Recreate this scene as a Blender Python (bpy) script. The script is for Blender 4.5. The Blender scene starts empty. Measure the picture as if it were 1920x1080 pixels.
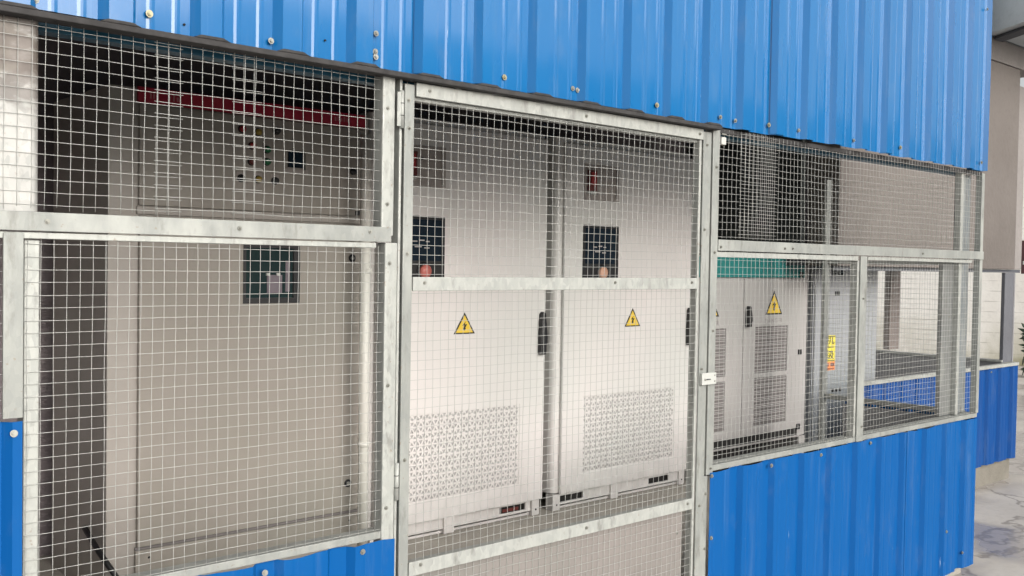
import bpy, bmesh, math, random
from mathutils import Vector, Matrix, noise
random.seed(7)
R = math.radians
S = bpy.context.scene
COL = S.collection

# ------------------------------------------------------------------ camera, sky, sun, exposure
cam = bpy.data.cameras.new("camera"); camo = bpy.data.objects.new("camera", cam); COL.objects.link(camo)
cr = Vector((0.74579391, -0.66595978, 0.01700016)); cu = Vector((0.00408156, 0.03008639, 0.99953897)); cf = Vector((0.66616423, 0.74538069, -0.02515641))
M = Matrix((cr, cu, -cf)).transposed().to_4x4(); M.translation = (0, -2.46, 1.70806)
camo.matrix_world = M
cam.sensor_width = 36; cam.lens = 36 * 1887.81 / 1920; cam.clip_start = 0.05; cam.clip_end = 400
S.camera = camo

SUN_EL, SUN_AZ = R(21), R(181)      # azimuth of the sun, measured from +Y clockwise
w = bpy.data.worlds.new("World"); S.world = w; w.use_nodes = True
nt = w.node_tree; bg = nt.nodes["Background"]
sky = nt.nodes.new("ShaderNodeTexSky"); sky.sky_type = 'NISHITA'; sky.sun_disc = False
sky.sun_elevation = SUN_EL; sky.sun_rotation = SUN_AZ; sky.dust_density = 4; sky.air_density = 1.2; sky.altitude = 0
hs = nt.nodes.new("ShaderNodeHueSaturation"); hs.inputs['Saturation'].default_value = 0.22
nt.links.new(sky.outputs[0], hs.inputs['Color']); nt.links.new(hs.outputs[0], bg.inputs[0])
bg.inputs[1].default_value = 0.15
sl = bpy.data.lights.new("sun", 'SUN'); sl.energy = 1.5; sl.angle = R(80); sl.color = (1.0, 0.965, 0.92)
so = bpy.data.objects.new("sun", sl); COL.objects.link(so)
sd = Vector((math.sin(SUN_AZ) * math.cos(SUN_EL), math.cos(SUN_AZ) * math.cos(SUN_EL), math.sin(SUN_EL)))
so.rotation_euler = sd.to_track_quat('Z', 'Y').to_euler(); so.location = sd * 30
S.view_settings.view_transform = 'Standard'; S.view_settings.look = 'None'; S.view_settings.gamma = 1
S.view_settings.exposure = 0.5
S.cycles.max_bounces = 8; S.cycles.diffuse_bounces = 5; S.cycles.glossy_bounces = 3; S.cycles.caustics_reflective = False; S.cycles.caustics_refractive = False

# ------------------------------------------------------------------ materials
def srgb(r, g, b):
    f = lambda c: (c / 255 / 12.92) if c / 255 <= .04045 else ((c / 255 + .055) / 1.055) ** 2.4
    return (f(r), f(g), f(b), 1)

class MAT:
    def __init__(s, name, col, rough=.5, metal=0., spec=.5):
        s.m = bpy.data.materials.new(name); s.m.use_nodes = True
        s.t = s.m.node_tree; s.b = s.t.nodes["Principled BSDF"]
        if len(col) == 3: col = (*col, 1)
        s.col = col
        s.b.inputs['Base Color'].default_value = col
        s.b.inputs['Roughness'].default_value = rough; s.b.inputs['Metallic'].default_value = metal
        s.b.inputs['Specular IOR Level'].default_value = spec
        s.cur = None
    def n(s, t, **k):
        x = s.t.nodes.new("ShaderNode" + t)
        for a, v in k.items(): setattr(x, a, v)
        return x
    def pos(s, scale=(1, 1, 1), loc=(0, 0, 0)):
        g = s.n('NewGeometry'); mp = s.n('Mapping'); mp.inputs['Scale'].default_value = scale; mp.inputs['Location'].default_value = loc
        s.t.links.new(g.outputs['Position'], mp.inputs['Vector']); return mp.outputs[0]
    def noise(s, scale, detail=4, stretch=(1, 1, 1), lo=.35, hi=.65, rough=.55, loc=(0, 0, 0)):
        nn = s.n('TexNoise'); nn.inputs['Scale'].default_value = scale; nn.inputs['Detail'].default_value = detail; nn.inputs['Roughness'].default_value = rough
        s.t.links.new(s.pos(stretch, loc), nn.inputs['Vector'])
        mr = s.n('MapRange'); mr.inputs['From Min'].default_value = lo; mr.inputs['From Max'].default_value = hi
        s.t.links.new(nn.outputs['Fac'], mr.inputs['Value']); return mr.outputs[0]
    def mul(s, a, b):
        m = s.n('Math', operation='MULTIPLY')
        for i, v in enumerate((a, b)):
            if isinstance(v, (int, float)): m.inputs[i].default_value = v
            else: s.t.links.new(v, m.inputs[i])
        return m.outputs[0]
    def mix(s, fac, col, amt=1.):
        mx = s.n('Mix', data_type='RGBA')
        if s.cur is None: mx.inputs[6].default_value = s.col
        else: s.t.links.new(s.cur, mx.inputs[6])
        mx.inputs[7].default_value = col if len(col) == 4 else (*col, 1)
        s.t.links.new(s.mul(fac, amt), mx.inputs[0])
        s.cur = mx.outputs[2]; s.t.links.new(s.cur, s.b.inputs['Base Color']); return s
    def rough(s, fac, lo, hi):
        mr = s.n('MapRange'); mr.inputs['To Min'].default_value = lo; mr.inputs['To Max'].default_value = hi
        s.t.links.new(fac, mr.inputs['Value']); s.t.links.new(mr.outputs[0], s.b.inputs['Roughness']); return s
    def bump(s, fac, strength=.2, dist=.01):
        bp = s.n('Bump'); bp.inputs['Strength'].default_value = strength; bp.inputs['Distance'].default_value = dist
        s.t.links.new(fac, bp.inputs['Height'])
        if s.b.inputs['Normal'].is_linked:
            s.t.links.new(s.b.inputs['Normal'].links[0].from_socket, bp.inputs['Normal'])
        s.t.links.new(bp.outputs[0], s.b.inputs['Normal']); return s
    def zmask(s, z0, z1):
        g = s.n('NewGeometry'); sp = s.n('SeparateXYZ'); mr = s.n('MapRange')
        mr.inputs['From Min'].default_value = z0; mr.inputs['From Max'].default_value = z1
        s.t.links.new(g.outputs['Position'], sp.inputs[0]); s.t.links.new(sp.outputs[2], mr.inputs['Value']); return mr.outputs[0]

def m_blue(name, col, pale, rough, spec=.25, coat=.8, cior=1.5):
    a = MAT(name, col, rough, 0, spec)
    a.mix(a.noise(2.2, 3, (1, 1, .25), .35, .7), pale, .35)
    a.mix(a.noise(40, 3, (1, 1, .03), .66, .78), (.20, .36, .56), .12)      # fine rub marks along the ribs
    a.mix(a.noise(24, 5, (1.6, 1.6, .10), .705, .74, .7), (.60, .70, .80), .7)        # scratches down to the zinc
    a.mix(a.noise(9, 6, (1, 1, .4), .55, .8, .7), (.16, .2, .26), .22); a.mix(a.noise(16, 5, (1, 1, .05), .55, .75, .7, (2, 2, 9)), (.14, .22, .33), .22)               # grime
    a.bump(a.noise(3.2, 2, (1.2, 1.2, .5), 0, 1), .35, .02)
    a.rough(a.noise(5, 4, (1, 1, .3)), rough * .75, rough * 1.3)
    a.b.inputs['Coat Weight'].default_value = coat; a.b.inputs['Coat Roughness'].default_value = .09; a.b.inputs['Coat IOR'].default_value = cior
    return a.m
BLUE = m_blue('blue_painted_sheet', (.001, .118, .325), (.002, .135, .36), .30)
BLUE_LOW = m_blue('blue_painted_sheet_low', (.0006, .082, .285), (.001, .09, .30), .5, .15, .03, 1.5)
def m_zinc(name, col=(.30, .31, .29), metal=.2, rough=.5, stain=0):
    a = MAT(name, col, rough, metal)
    v = a.n('TexVoronoi'); v.inputs['Scale'].default_value = 85; a.t.links.new(a.pos((1, 1, .5)), v.inputs['Vector'])
    mr = a.n('MapRange'); a.t.links.new(v.outputs['Color'], mr.inputs['Value'])
    a.mix(mr.outputs[0], (.23, .245, .235), .6)
    a.mix(a.noise(9, 5, (1, 1, .35), .48, .7), (.42, .43, .40), .7)
    a.mix(a.noise(26, 6, (1, 1, .3), .56, .74, .65), (.15, .145, .13), .75)
    a.mix(a.noise(70, 3, (1, 1, 1), .66, .72), (.23, .17, .12), .5)
    if stain:
        a.mix(a.noise(13, 5, (1.6, 1, .25), .45, .7, .6, (5, 1, 2)), (.36, .35, .33), .6)
        f = a.noise(9, 5, (1, 1, 2.2), .36, .48, .6)
        a.mix(a.mul(f, a.zmask(2.09, 2.125)), (.13, .11, .09), .9)
        a.mix(a.mul(a.noise(14, 5, (1, 1, 1.8), .40, .52, .6, (3, 0, 1)), a.zmask(2.03, 2.055)), (.12, .10, .09), .7)
    a.rough(a.noise(14, 4), rough * .75, rough * 1.25)
    a.bump(a.noise(30, 3), .06, .004)
    return a.m
ZINC = m_zinc('galvanised_steel')
ZINC_W = m_zinc('bright_galvanised_steel', (.43, .44, .41), .15, .5)
ZINC_POST = m_zinc('stained_galvanised_post', (.45, .445, .425), .15, .5, 1)
a = MAT('mesh_wire', (.43, .435, .415), .5, .08); a.mix(a.noise(40, 3, (1, 1, 1), .5, .7), (.33, .33, .30), .5); WIRE = a.m
a = MAT('screw_zinc', (.30, .30, .27), .45, .5); SCREW = a.m
a = MAT('screw_brassy', (.36, .33, .22), .4, .6); SCREWB = a.m
a = MAT('black_rubber', (.022, .021, .021), .8); a.mix(a.noise(30, 4), (.055, .052, .052), .6); RUBBER = a.m

def m_paint(name, col, dirt=(.45, .42, .37), amt=.25, rough=.42):
    a = MAT(name, col, rough)
    a.mix(a.noise(3.5, 5, (1, 1, .5), .4, .75), dirt, amt)
    a.mix(a.noise(1.4, 3, (1, 1, .8), .4, .65, .5, (7, 2, 4)), (col[0] * .86, col[1] * .92, col[2] * .90), .7)
    a.mix(a.mul(a.noise(12, 5, (1, 1, .5), .3, .7, .6, (1, 3, 7)), a.zmask(.85, .42)), tuple(c * .55 for c in dirt), .35)
    a.mix(a.noise(22, 6, (1, 1, .25), .62, .8, .65), tuple(c * .7 for c in dirt), amt * .9)
    a.rough(a.noise(6, 3), rough * .8, rough * 1.2)
    a.bump(a.noise(2.2, 2, (1, 1, .6), 0, 1), .12, .01)
    return a.m
WHITE = m_paint('warm_white_cabinet_paint', (.68, .645, .625), (.52, .50, .47), amt=.14)
BEIGE = m_paint('beige_grey_cabinet_paint', (.29, .263, .232), (.25, .235, .195), .4)
BEIGE_D = m_paint('grey_brown_cabinet_side', (.27, .235, .215), (.18, .155, .145), .4)
BEIGE_S = m_paint('beige_cabinet_side', (.36, .33, .30), (.30, .275, .245), .3)
GREYCAB = m_paint('pale_grey_cabinet_paint', (.44, .415, .405), (.34, .32, .31), .25)
GREYBLUE = m_paint('blue_grey_cabinet_paint', (.31, .32, .335), (.25, .26, .28), .3)
REDBAND = m_paint('red_header_paint', (.36, .012, .035), (.28, .01, .03), .3)
TEAL = m_paint('teal_header_paint', (.012, .21, .20), (.02, .16, .16), .3)
def m_flat(name, col, rough=.5, metal=0.): 
    a = MAT(name, col, rough, metal); a.mix(a.noise(25, 3), tuple(c * .75 for c in col), .5); return a.m
BLACK = m_flat('black_plastic', (.012, .012, .013), .4)
DARK = m_flat('dark_void', (.012, .011, .010), .8)
VENTBACK = m_flat('grey_vent_backing', (.47, .455, .445), .7)
LOUVRE = m_flat('brown_grey_filter', (.17, .155, .15), .7)
SCREEN = MAT('dark_display_glass', (.012, .020, .030), .10).m
SCREEN_G = MAT('dark_green_window_glass', (.020, .035, .036), .08).m
RED = m_flat('red_plastic', (.36, .018, .02), .4)
REDB = m_flat('brown_red_plastic', (.13, .025, .02), .45)
GREEN = m_flat('green_plastic', (.01, .13, .045), .4)
YELB = m_flat('dull_yellow_plastic', (.36, .26, .05), .45)
YELLOW = MAT('sign_yellow', (.76, .53, .045), .5).m
YELLOW2 = MAT('sticker_yellow', (.72, .62, .07), .5).m
ORANGE = MAT('sticker_orange', (.70, .26, .10), .5).m
SIGNBLK = MAT('sign_black', (.012, .012, .012), .5).m
PEACH = m_flat('peach_knob', (.62, .36, .25), .4)
PINK = m_flat('red_worn_knob', (.55, .16, .13), .4)
FAINT = m_flat('faint_grey_print', (.36, .34, .33), .6)
PALE = m_flat('pale_print', (.40, .14, .15), .6)
PLASTIC = m_paint('pale_plastic_pipe', (.66, .635, .585), (.5, .48, .42), .25)
GREYPLATE = m_flat('grey_switch_plate', (.36, .325, .30), .45)
DIMPLATE = m_flat('dim_mauve_plate', (.17, .145, .165), .3)
LATCH = m_paint('white_latch_plate', (.50, .50, .475), (.6, .6, .55), .25)

def m_conc(name, col, dark, scale=2., wet=0, moss=None):
    a = MAT(name, col, .85, 0, .4)
    a.mix(a.noise(scale, 6, (1, 1, 1), .4, .68, .6), dark, .7)
    a.mix(a.noise(scale * 14, 5, (1, 1, 1), .5, .75, .7), tuple(c * .6 for c in col[:3]), .35)
    if wet:
        f = a.noise(.85, 5, (1, 1, 1), .47, .56, .5, (3.1, .4, 0))
        a.mix(f, (.30, .275, .262), .75); a.rough(f, .85, .24)
    a.bump(a.noise(scale * 20, 5), .12 if wet else .25, .006)
    return a
GROUND = m_conc('wet_concrete_yard', (.53, .495, .445), (.42, .39, .35), 1.1, 1)
v = GROUND.n('TexVoronoi', feature='DISTANCE_TO_EDGE'); v.inputs['Scale'].default_value = .55
nz = GROUND.n('TexNoise'); nz.inputs['Scale'].default_value = 1.8; nz.inputs['Detail'].default_value = 5
GROUND.t.links.new(GROUND.pos(), nz.inputs['Vector'])
vm = GROUND.n('VectorMath', operation='MULTIPLY_ADD'); vm.inputs[1].default_value = (.9, .9, .9)
GROUND.t.links.new(nz.outputs['Color'], vm.inputs[0]); GROUND.t.links.new(GROUND.pos((1, 1, 1), (2.7, .3, 0)), vm.inputs[2])
GROUND.t.links.new(vm.outputs[0], v.inputs['Vector'])
mr = GROUND.n('MapRange'); mr.inputs['From Min'].default_value = .012; mr.inputs['From Max'].default_value = .003
GROUND.t.links.new(v.outputs[0], mr.inputs['Value']); GROUND.mix(mr.outputs[0], (.14, .125, .115), .6)
GROUND = GROUND.m
FLOOR = m_conc('dusty_concrete_floor', (.40, .375, .33), (.27, .25, .22), 2.5).m
PLINTH = m_conc('raw_concrete', (.215, .20, .17), (.14, .13, .105), 4).m
INWALL = m_conc('dim_plaster_wall', (.26, .225, .23), (.17, .145, .15), 2.2).m
CEIL = m_flat('dark_ceiling', (.045, .052, .05), .8)
FASCIA = m_conc('shaded_beige_render', (.165, .147, .135), (.125, .11, .10), 1.3).m  # canopy shade over the fascia is put into this dark base colour
FASCIA_L = m_conc('pale_render', (.27, .25, .24), (.2, .185, .175), 1.6).m
COLUMN = m_conc('dark_grey_column', (.135, .14, .155), (.10, .10, .115), 2.).m
COLB = m_conc('brown_column', (.30, .255, .235), (.22, .19, .175), 2.).m
SOFFIT = m_conc('grey_soffit', (.50, .54, .57), (.40, .435, .46), .8).m
BEAM = m_conc('dark_beam', (.10, .105, .12), (.06, .065, .075), 1.).m
INNERGREY = m_flat('grey_sheet_back', (.30, .30, .305), .5)
a = m_conc('mossy_white_block_wall', (.82, .80, .76), (.70, .67, .62), .9)
sp = a.n('SeparateXYZ'); a.t.links.new(a.pos(), sp.inputs[0])
fr = a.n('Math', operation='FRACT'); a.t.links.new(a.mul(sp.outputs[2], 1 / .19), fr.inputs[0])
mr = a.n('MapRange'); mr.inputs['From Min'].default_value = .10; mr.inputs['From Max'].default_value = .04; a.t.links.new(fr.outputs[0], mr.inputs['Value'])
a.mix(a.mul(mr.outputs[0], a.noise(3, 4, (1, 1, 1), .4, .6)), (.33, .31, .28), .6)
a.mix(a.mul(a.noise(1.1, 5, (1, 1, .6), .35, .62), a.zmask(.95, .1)), (.20, .185, .06), .85)
FARWALL = a.m
LEAF = m_flat('dark_leaf', (.018, .045, .020), .5)
SIGNRED = m_flat('dark_maroon_board', (.06, .02, .022), .5)

# ------------------------------------------------------------------ mesh helper
class MB:
    def __init__(s): s.v = []; s.f = []; s.mi = []; s.mats = []; s.sm = []
    def mid(s, m):
        if m not in s.mats: s.mats.append(m)
        return s.mats.index(m)
    def add(s, vs, fs, m, smooth=False):
        o = len(s.v); s.v += [tuple(v) for v in vs]; i = s.mid(m)
        for f in fs: s.f.append(tuple(o + k for k in f)); s.mi.append(i); s.sm.append(smooth)
        return s
    def box(s, x0, x1, y0, y1, z0, z1, m):
        x0, x1 = sorted((x0, x1)); y0, y1 = sorted((y0, y1)); z0, z1 = sorted((z0, z1))
        vs = [(x0, y0, z0), (x1, y0, z0), (x1, y1, z0), (x0, y1, z0), (x0, y0, z1), (x1, y0, z1), (x1, y1, z1), (x0, y1, z1)]
        return s.add(vs, [(0, 3, 2, 1), (4, 5, 6, 7), (0, 1, 5, 4), (1, 2, 6, 5), (2, 3, 7, 6), (3, 0, 4, 7)], m)
    def obox(s, c, ax, ay, az, m):
        c = Vector(c); ax = Vector(ax); ay = Vector(ay); az = Vector(az); vs = []
        for k in (-1, 1):
            for i, j in ((-1, -1), (1, -1), (1, 1), (-1, 1)): vs.append(c + i * ax + j * ay + k * az)
        return s.add(vs, [(0, 3, 2, 1), (4, 5, 6, 7), (0, 1, 5, 4), (1, 2, 6, 5), (2, 3, 7, 6), (3, 0, 4, 7)], m)
    def prism(s, pts, y0, y1, m):          # polygon in XZ (counter-clockwise seen from -Y), extruded along Y
        n = len(pts); vs = [(x, y0, z) for x, z in pts] + [(x, y1, z) for x, z in pts]
        return s.add(vs, [tuple(range(n)), tuple(range(2 * n - 1, n - 1, -1))] + [(i, i + n, (i + 1) % n + n, (i + 1) % n) for i in range(n)], m)
    def vprism(s, pts, z0, z1, m, smooth=False):   # polygon in XY extruded along Z
        n = len(pts); vs = [(x, y, z0) for x, y in pts] + [(x, y, z1) for x, y in pts]
        s.add(vs, [(i, (i + 1) % n, (i + 1) % n + n, i + n) for i in range(n)], m, smooth)
        return s.add(vs, [tuple(range(n - 1, -1, -1)), tuple(range(n, 2 * n))], m)
    def tube(s, pts, r, m, n=4, smooth=True, caps=True):
        pts = [Vector(p) for p in pts]; vs = []; fs = []
        for i, p in enumerate(pts):
            t = (pts[min(i + 1, len(pts) - 1)] - pts[max(i - 1, 0)]).normalized()
            u = t.cross(Vector((0, 1, 0)) if abs(t.y) < .9 else Vector((1, 0, 0))).normalized(); w = t.cross(u)
            for k in range(n):
                a = 2 * math.pi * (k + .5) / n; vs.append(p + r * (math.cos(a) * u + math.sin(a) * w))
        for i in range(len(pts) - 1):
            for k in range(n): fs.append((i * n + k, i * n + (k + 1) % n, (i + 1) * n + (k + 1) % n, (i + 1) * n + k))
        if caps: fs += [tuple(range(n - 1, -1, -1)), tuple(range(len(vs) - n, len(vs)))]
        return s.add(vs, fs, m, smooth)
    def cyl(s, c, r, y0, y1, m, n=16):     # axis along Y
        return s.tube([(c[0], y0, c[1]), (c[0], y1, c[1])], r, m, n, True)
    def build(s, name, parent=None, bevel=0, solid=0, loc=None):
        if loc is None and parent is None: loc = s.base()
        if parent is not None:
            loc = Vector((0, 0, 0)); org = wloc(parent)
        else: org = Vector(loc)
        me = bpy.data.meshes.new(name); me.from_pydata([tuple(Vector(v) - org) for v in s.v], [], s.f)
        for m in s.mats: me.materials.append(m)
        me.polygons.foreach_set('material_index', s.mi); me.polygons.foreach_set('use_smooth', s.sm); me.update()
        o = bpy.data.objects.new(name, me); COL.objects.link(o); o.parent = parent; o.location = loc
        if solid:
            md = o.modifiers.new('thick', 'SOLIDIFY'); md.thickness = solid; md.offset = 0
        if bevel:
            md = o.modifiers.new('edge', 'BEVEL'); md.width = bevel; md.segments = 2; md.limit_method = 'ANGLE'; md.angle_limit = R(50)
        return o
    def base(s):
        xs = [v[0] for v in s.v]; ys = [v[1] for v in s.v]; zs = [v[2] for v in s.v]
        return Vector(((min(xs) + max(xs)) / 2, (min(ys) + max(ys)) / 2, min(zs)))
def wloc(o):
    l = Vector((0, 0, 0))
    while o: l += Vector(o.location); o = o.parent
    return l
def thing(name, label, cat, loc, group=None):
    o = bpy.data.objects.new(name, None); COL.objects.link(o); o.location = loc; o.empty_display_size = .1
    return tag(o, label, cat, group)
def tag(o, label, cat, group=None):
    o['label'] = label; o['category'] = cat; o['kind'] = 'thing'
    if group: o['group'] = group
    return o
def struct(o): o['kind'] = 'structure'; return o

def plate(mb, x0, x1, z0, z1, yf, yb, holes, m):
    """front plate in XZ with real rectangular openings"""
    xs = sorted({x0, x1, *[h[0] for h in holes], *[h[1] for h in holes]}); zs = sorted({z0, z1, *[h[2] for h in holes], *[h[3] for h in holes]})
    solid = lambda i, j: 0 <= i < len(xs) - 1 and 0 <= j < len(zs) - 1 and not any(h[0] <= (xs[i] + xs[i + 1]) / 2 <= h[1] and h[2] <= (zs[j] + zs[j + 1]) / 2 <= h[3] for h in holes)
    vs = {}; V = []; F = []
    def vid(i, j, k):
        if (i, j, k) not in vs: vs[i, j, k] = len(V); V.append((xs[i], (yf, yb)[k], zs[j]))
        return vs[i, j, k]
    for i in range(len(xs) - 1):
        for j in range(len(zs) - 1):
            if not solid(i, j): continue
            F.append((vid(i, j, 0), vid(i + 1, j, 0), vid(i + 1, j + 1, 0), vid(i, j + 1, 0)))
            F.append((vid(i, j, 1), vid(i, j + 1, 1), vid(i + 1, j + 1, 1), vid(i + 1, j, 1)))
            for (di, dj), e in {(-1, 0): ((0, 0), (0, 1)), (1, 0): ((1, 1), (1, 0)), (0, -1): ((1, 0), (0, 0)), (0, 1): ((0, 1), (1, 1))}.items():
                if not solid(i + di, j + dj):
                    (a, b), (c, d) = e
                    F.append((vid(i + a, j + b, 0), vid(i + c, j + d, 0), vid(i + c, j + d, 1), vid(i + a, j + b, 1)))
    return mb.add(V, F, m)

# shared screw mesh: hex washer head pointing to -Y
def screw_mesh(mat, r):
    mb = MB(); mb.cyl((0, 0), r, 0, -.0025, mat, 14); mb.tube([(0, -.0025, 0), (0, -.006, 0)], r * .62, mat, 6, False); mb.tube([(0, -.006, 0), (0, -.0075, 0)], r * .4, mat, 6, True)
    me = bpy.data.meshes.new('screw'); me.from_pydata(mb.v, [], mb.f); me.materials.append(mat); me.update(); return me
SCM = screw_mesh(SCREW, .0085); SCMS = screw_mesh(SCREW, .006); SCMB = screw_mesh(SCREWB, .0095)
def screws(parent, pts, y, me=None):
    for x, z in pts:
        o = bpy.data.objects.new('screw', me or SCM); COL.objects.link(o); o.parent = parent
        o.location = Vector((x, y, z)) - wloc(parent); o.rotation_euler = (random.uniform(-.12, .12), random.uniform(0, 1), random.uniform(-.12, .12))

# ------------------------------------------------------------------ setting
mb = MB(); mb.add([(-60, -60, 0), (160, -60, 0), (160, 120, 0), (-60, 120, 0)], [(0, 1, 2, 3)], GROUND); struct(mb.build('ground'))
mb = MB(); mb.box(-1.3, 5.68, .045, 2.2, -.05, .40, FLOOR); mb.box(5.684, 8.60, .96, 2.2, -.05, .396, PLINTH); struct(mb.build('floor', bevel=.004))

# the shed's dim inside: back wall, end wall, ceiling
t = thing('equipment_shed', 'dim plastered back wall and dark ceiling behind the cabinets', 'shed', (3.0, 2.15, 0))
mb = MB(); mb.box(-1.3, 7.4, 2.12, 2.24, .4, 2.78, INWALL); mb.build('back_wall', t)
mb = MB(); mb.box(-1.38, -1.305, .06, 2.1, .0, 2.78, INWALL); mb.build('end_wall', t)
mb = MB(); mb.box(-1.36, 5.66, .03, 2.24, 2.785, 2.9, CEIL); mb.box(5.665, 7.4, 1.2, 2.24, 2.785, 2.9, CEIL); mb.build('ceiling', t)
mb = MB(); mb.box(5.74, 5.79, 1.17, 2.1, 1.81, 2.78, CEIL); mb.build('ceiling_drop', t)
mb = MB(); mb.box(-1.3, 5.64, .07, .12, 2.236, 2.258, m_flat('teal_purlin', (.012, .09, .15), .4)); mb.build('purlin', t, .002)

# ------------------------------------------------------------------ corrugated cladding
def profile(x0, x1, phase, pitch=.23, h=.024, base=.046, top=.028):
    """list of (x, out) along the sheet: big trapezoid ribs, two small stiffeners per pan"""
    P = [(x0, None), (x1, None)]; k0 = math.floor((x0 - phase) / pitch) - 1; k1 = math.ceil((x1 - phase) / pitch) + 1
    keys = []
    for k in range(k0, k1 + 1):
        c = phase + k * pitch
        keys += [(c - base, 0), (c - top, h), (c + top, h), (c + base, 0)]
        for f in (.36, .64):
            d = c + pitch * f; keys += [(d - .011, 0), (d - .003, .0013), (d + .003, .0013), (d + .011, 0)]
    keys.sort()
    def ev(x):
        for (a, ha), (b, hb) in zip(keys, keys[1:]):
            if a <= x <= b: return ha + (hb - ha) * (x - a) / max(b - a, 1e-6)
        return 0
    return [(x0, ev(x0))] + [(x, hh) for x, hh in keys if x0 + 1e-4 < x < x1 - 1e-4] + [(x1, ev(x1))]
def sheet(x0, x1, z0, z1, phase, m, y=0., sign=-1, seed=0, wave=.0015, edge=0., nz=14, tilt=0., **k):
    mb = MB(); pr = profile(x0, x1, phase, **k); V = []; n = len(pr)
    for j in range(nz + 1):
        for x, h in pr:
            z = z0 + (z1 - z0) * j / nz
            if j == 0 and edge: z += edge * noise.noise(Vector((x * 9, seed, 0)))
            if j == nz and edge: z += edge * noise.noise(Vector((x * 11, seed, 5)))
            V.append((x + .0008 * noise.noise(Vector((x * 7, z * 2, seed + 9))), y + sign * h + tilt * (x - x0) + wave * noise.noise(Vector((x * 6, z * 1.3, seed))), z))
    F = [(j * n + i, j * n + i + 1, (j + 1) * n + i + 1, (j + 1) * n + i) for j in range(nz) for i in range(n - 1)]
    return mb.add(V, F, m)
def sheetx(xp, y0, y1, z0, z1, phase, m, m_in, sign=1, seed=0):
    """the same sheet standing along Y at X = xp, ribs towards +X"""
    pr = profile(y0, y1, phase); V = []; n = len(pr); mb = MB()
    for j in range(7):
        for yy, h in pr: V.append((xp + sign * h, yy, z0 + (z1 - z0) * j / 6))
    return mb.add(V, [(j * n + i, j * n + i + 1, (j + 1) * n + i + 1, (j + 1) * n + i) for j in range(6) for i in range(n - 1)], m)

PH = 1.132
t = thing('cladding_wall', 'tall blue ribbed metal cladding wall above the wire mesh fronts', 'wall', (2.5, 0, 2.265))
edges = [-1.36, PH - .23 * 5 - .045, PH - .23 * 1 - .045, PH + .23 * 3 - .045, PH + .23 * 7 - .045, PH + .23 * 11 - .045, PH + .23 * 15 - .045, PH + .23 * 19 - .06, 5.725]
edges = [e for e in edges if e < 5.4] + [5.703]
for i in range(len(edges) - 1):
    sheet(edges[i], edges[i + 1] + (.085 if i < len(edges) - 2 else 0), 2.262 + .003 * (i % 2), 4.3, PH, BLUE, -.012 - .0026 * ((len(edges) - i) % 2), -1, i * 3.1, .0022, tilt=(.004, -.006, .003, -.002, .005, -.003, .004, .002)[i % 8]).build('cladding_sheet', t, 0, .001)
sheetx(5.706, -.006, .10, 2.262, 4.3, .1, BLUE, BLUE).build('end_sheet', t, 0, .001)
mb = MB(); mb.box(-1.36, 3.255, -.044, .012, 2.243, 2.258, RUBBER)
for k in range(-11, 10):
    c = PH + .23 * k
    if -1.3 < c < 3.24: mb.prism([(c - .05, 2.2575), (c + .05, 2.2575), (c + .030, 2.266), (c - .030, 2.266)], -.046, -.016, RUBBER)
mb.build('seal_strip', t, .002)
mb = MB(); mb.box(3.26, 5.70, .0, .035, 2.24, 2.258, RUBBER); mb.build('lintel', t)
screws(t, [(.979, 2.30), (2.133, 2.301), (2.885, 2.30), (3.604, 2.301), (4.728, 2.307), (5.643, 2.305)], -.019, SCMB)
screws(t, [(.717, 2.285), (1.307, 2.286), (1.64, 2.293), (1.638, 2.308), (2.443, 2.305), (2.466, 2.302), (3.271, 2.298), (3.37, 2.294), (3.828, 2.301), (4.285, 2.30), (5.66, 3.15), (1.64, 2.36)], -.019)
for x, z in [(1.07, 2.29), (1.475, 2.315), (3.24, 2.62), (2.03, 2.42)]: mb = MB(); mb.cyl((x, z), .003, -.013, -.017, DARK, 8); mb.build('drill_hole', t)

def lowwall(label, x0, x1, z0, z1, phase, n, scr, edge=.004, y=-.012, mat=None):
    t = thing('cladding_wall', label, 'wall', ((x0 + x1) / 2, y, z0), 'low blue cladding under the mesh fronts')
    w = (x1 - x0) / n
    for i in range(n):
        sheet(x0 + i * w, x0 + (i + 1) * w + (.03 if i < n - 1 else 0), z0, z1 - .001 * (i % 2), phase, mat or BLUE_LOW, y - .0024 * ((n - i) % 2), 1, x0 + i, .0025, edge, 10, h=.020).build('cladding_sheet', t, 0, .001)
    screws(t, scr, y - .004)
    return t
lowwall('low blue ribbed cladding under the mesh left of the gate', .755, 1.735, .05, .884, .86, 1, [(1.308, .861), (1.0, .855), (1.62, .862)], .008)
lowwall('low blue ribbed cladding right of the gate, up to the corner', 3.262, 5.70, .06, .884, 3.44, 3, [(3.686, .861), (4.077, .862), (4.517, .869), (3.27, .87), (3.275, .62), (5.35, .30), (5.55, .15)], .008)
t = lowwall('blue cladding panel at the far left edge beside the post', -1.3, .697, .05, 1.328, .40, 2, [(.678, 1.301)], .003, -.008)
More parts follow.
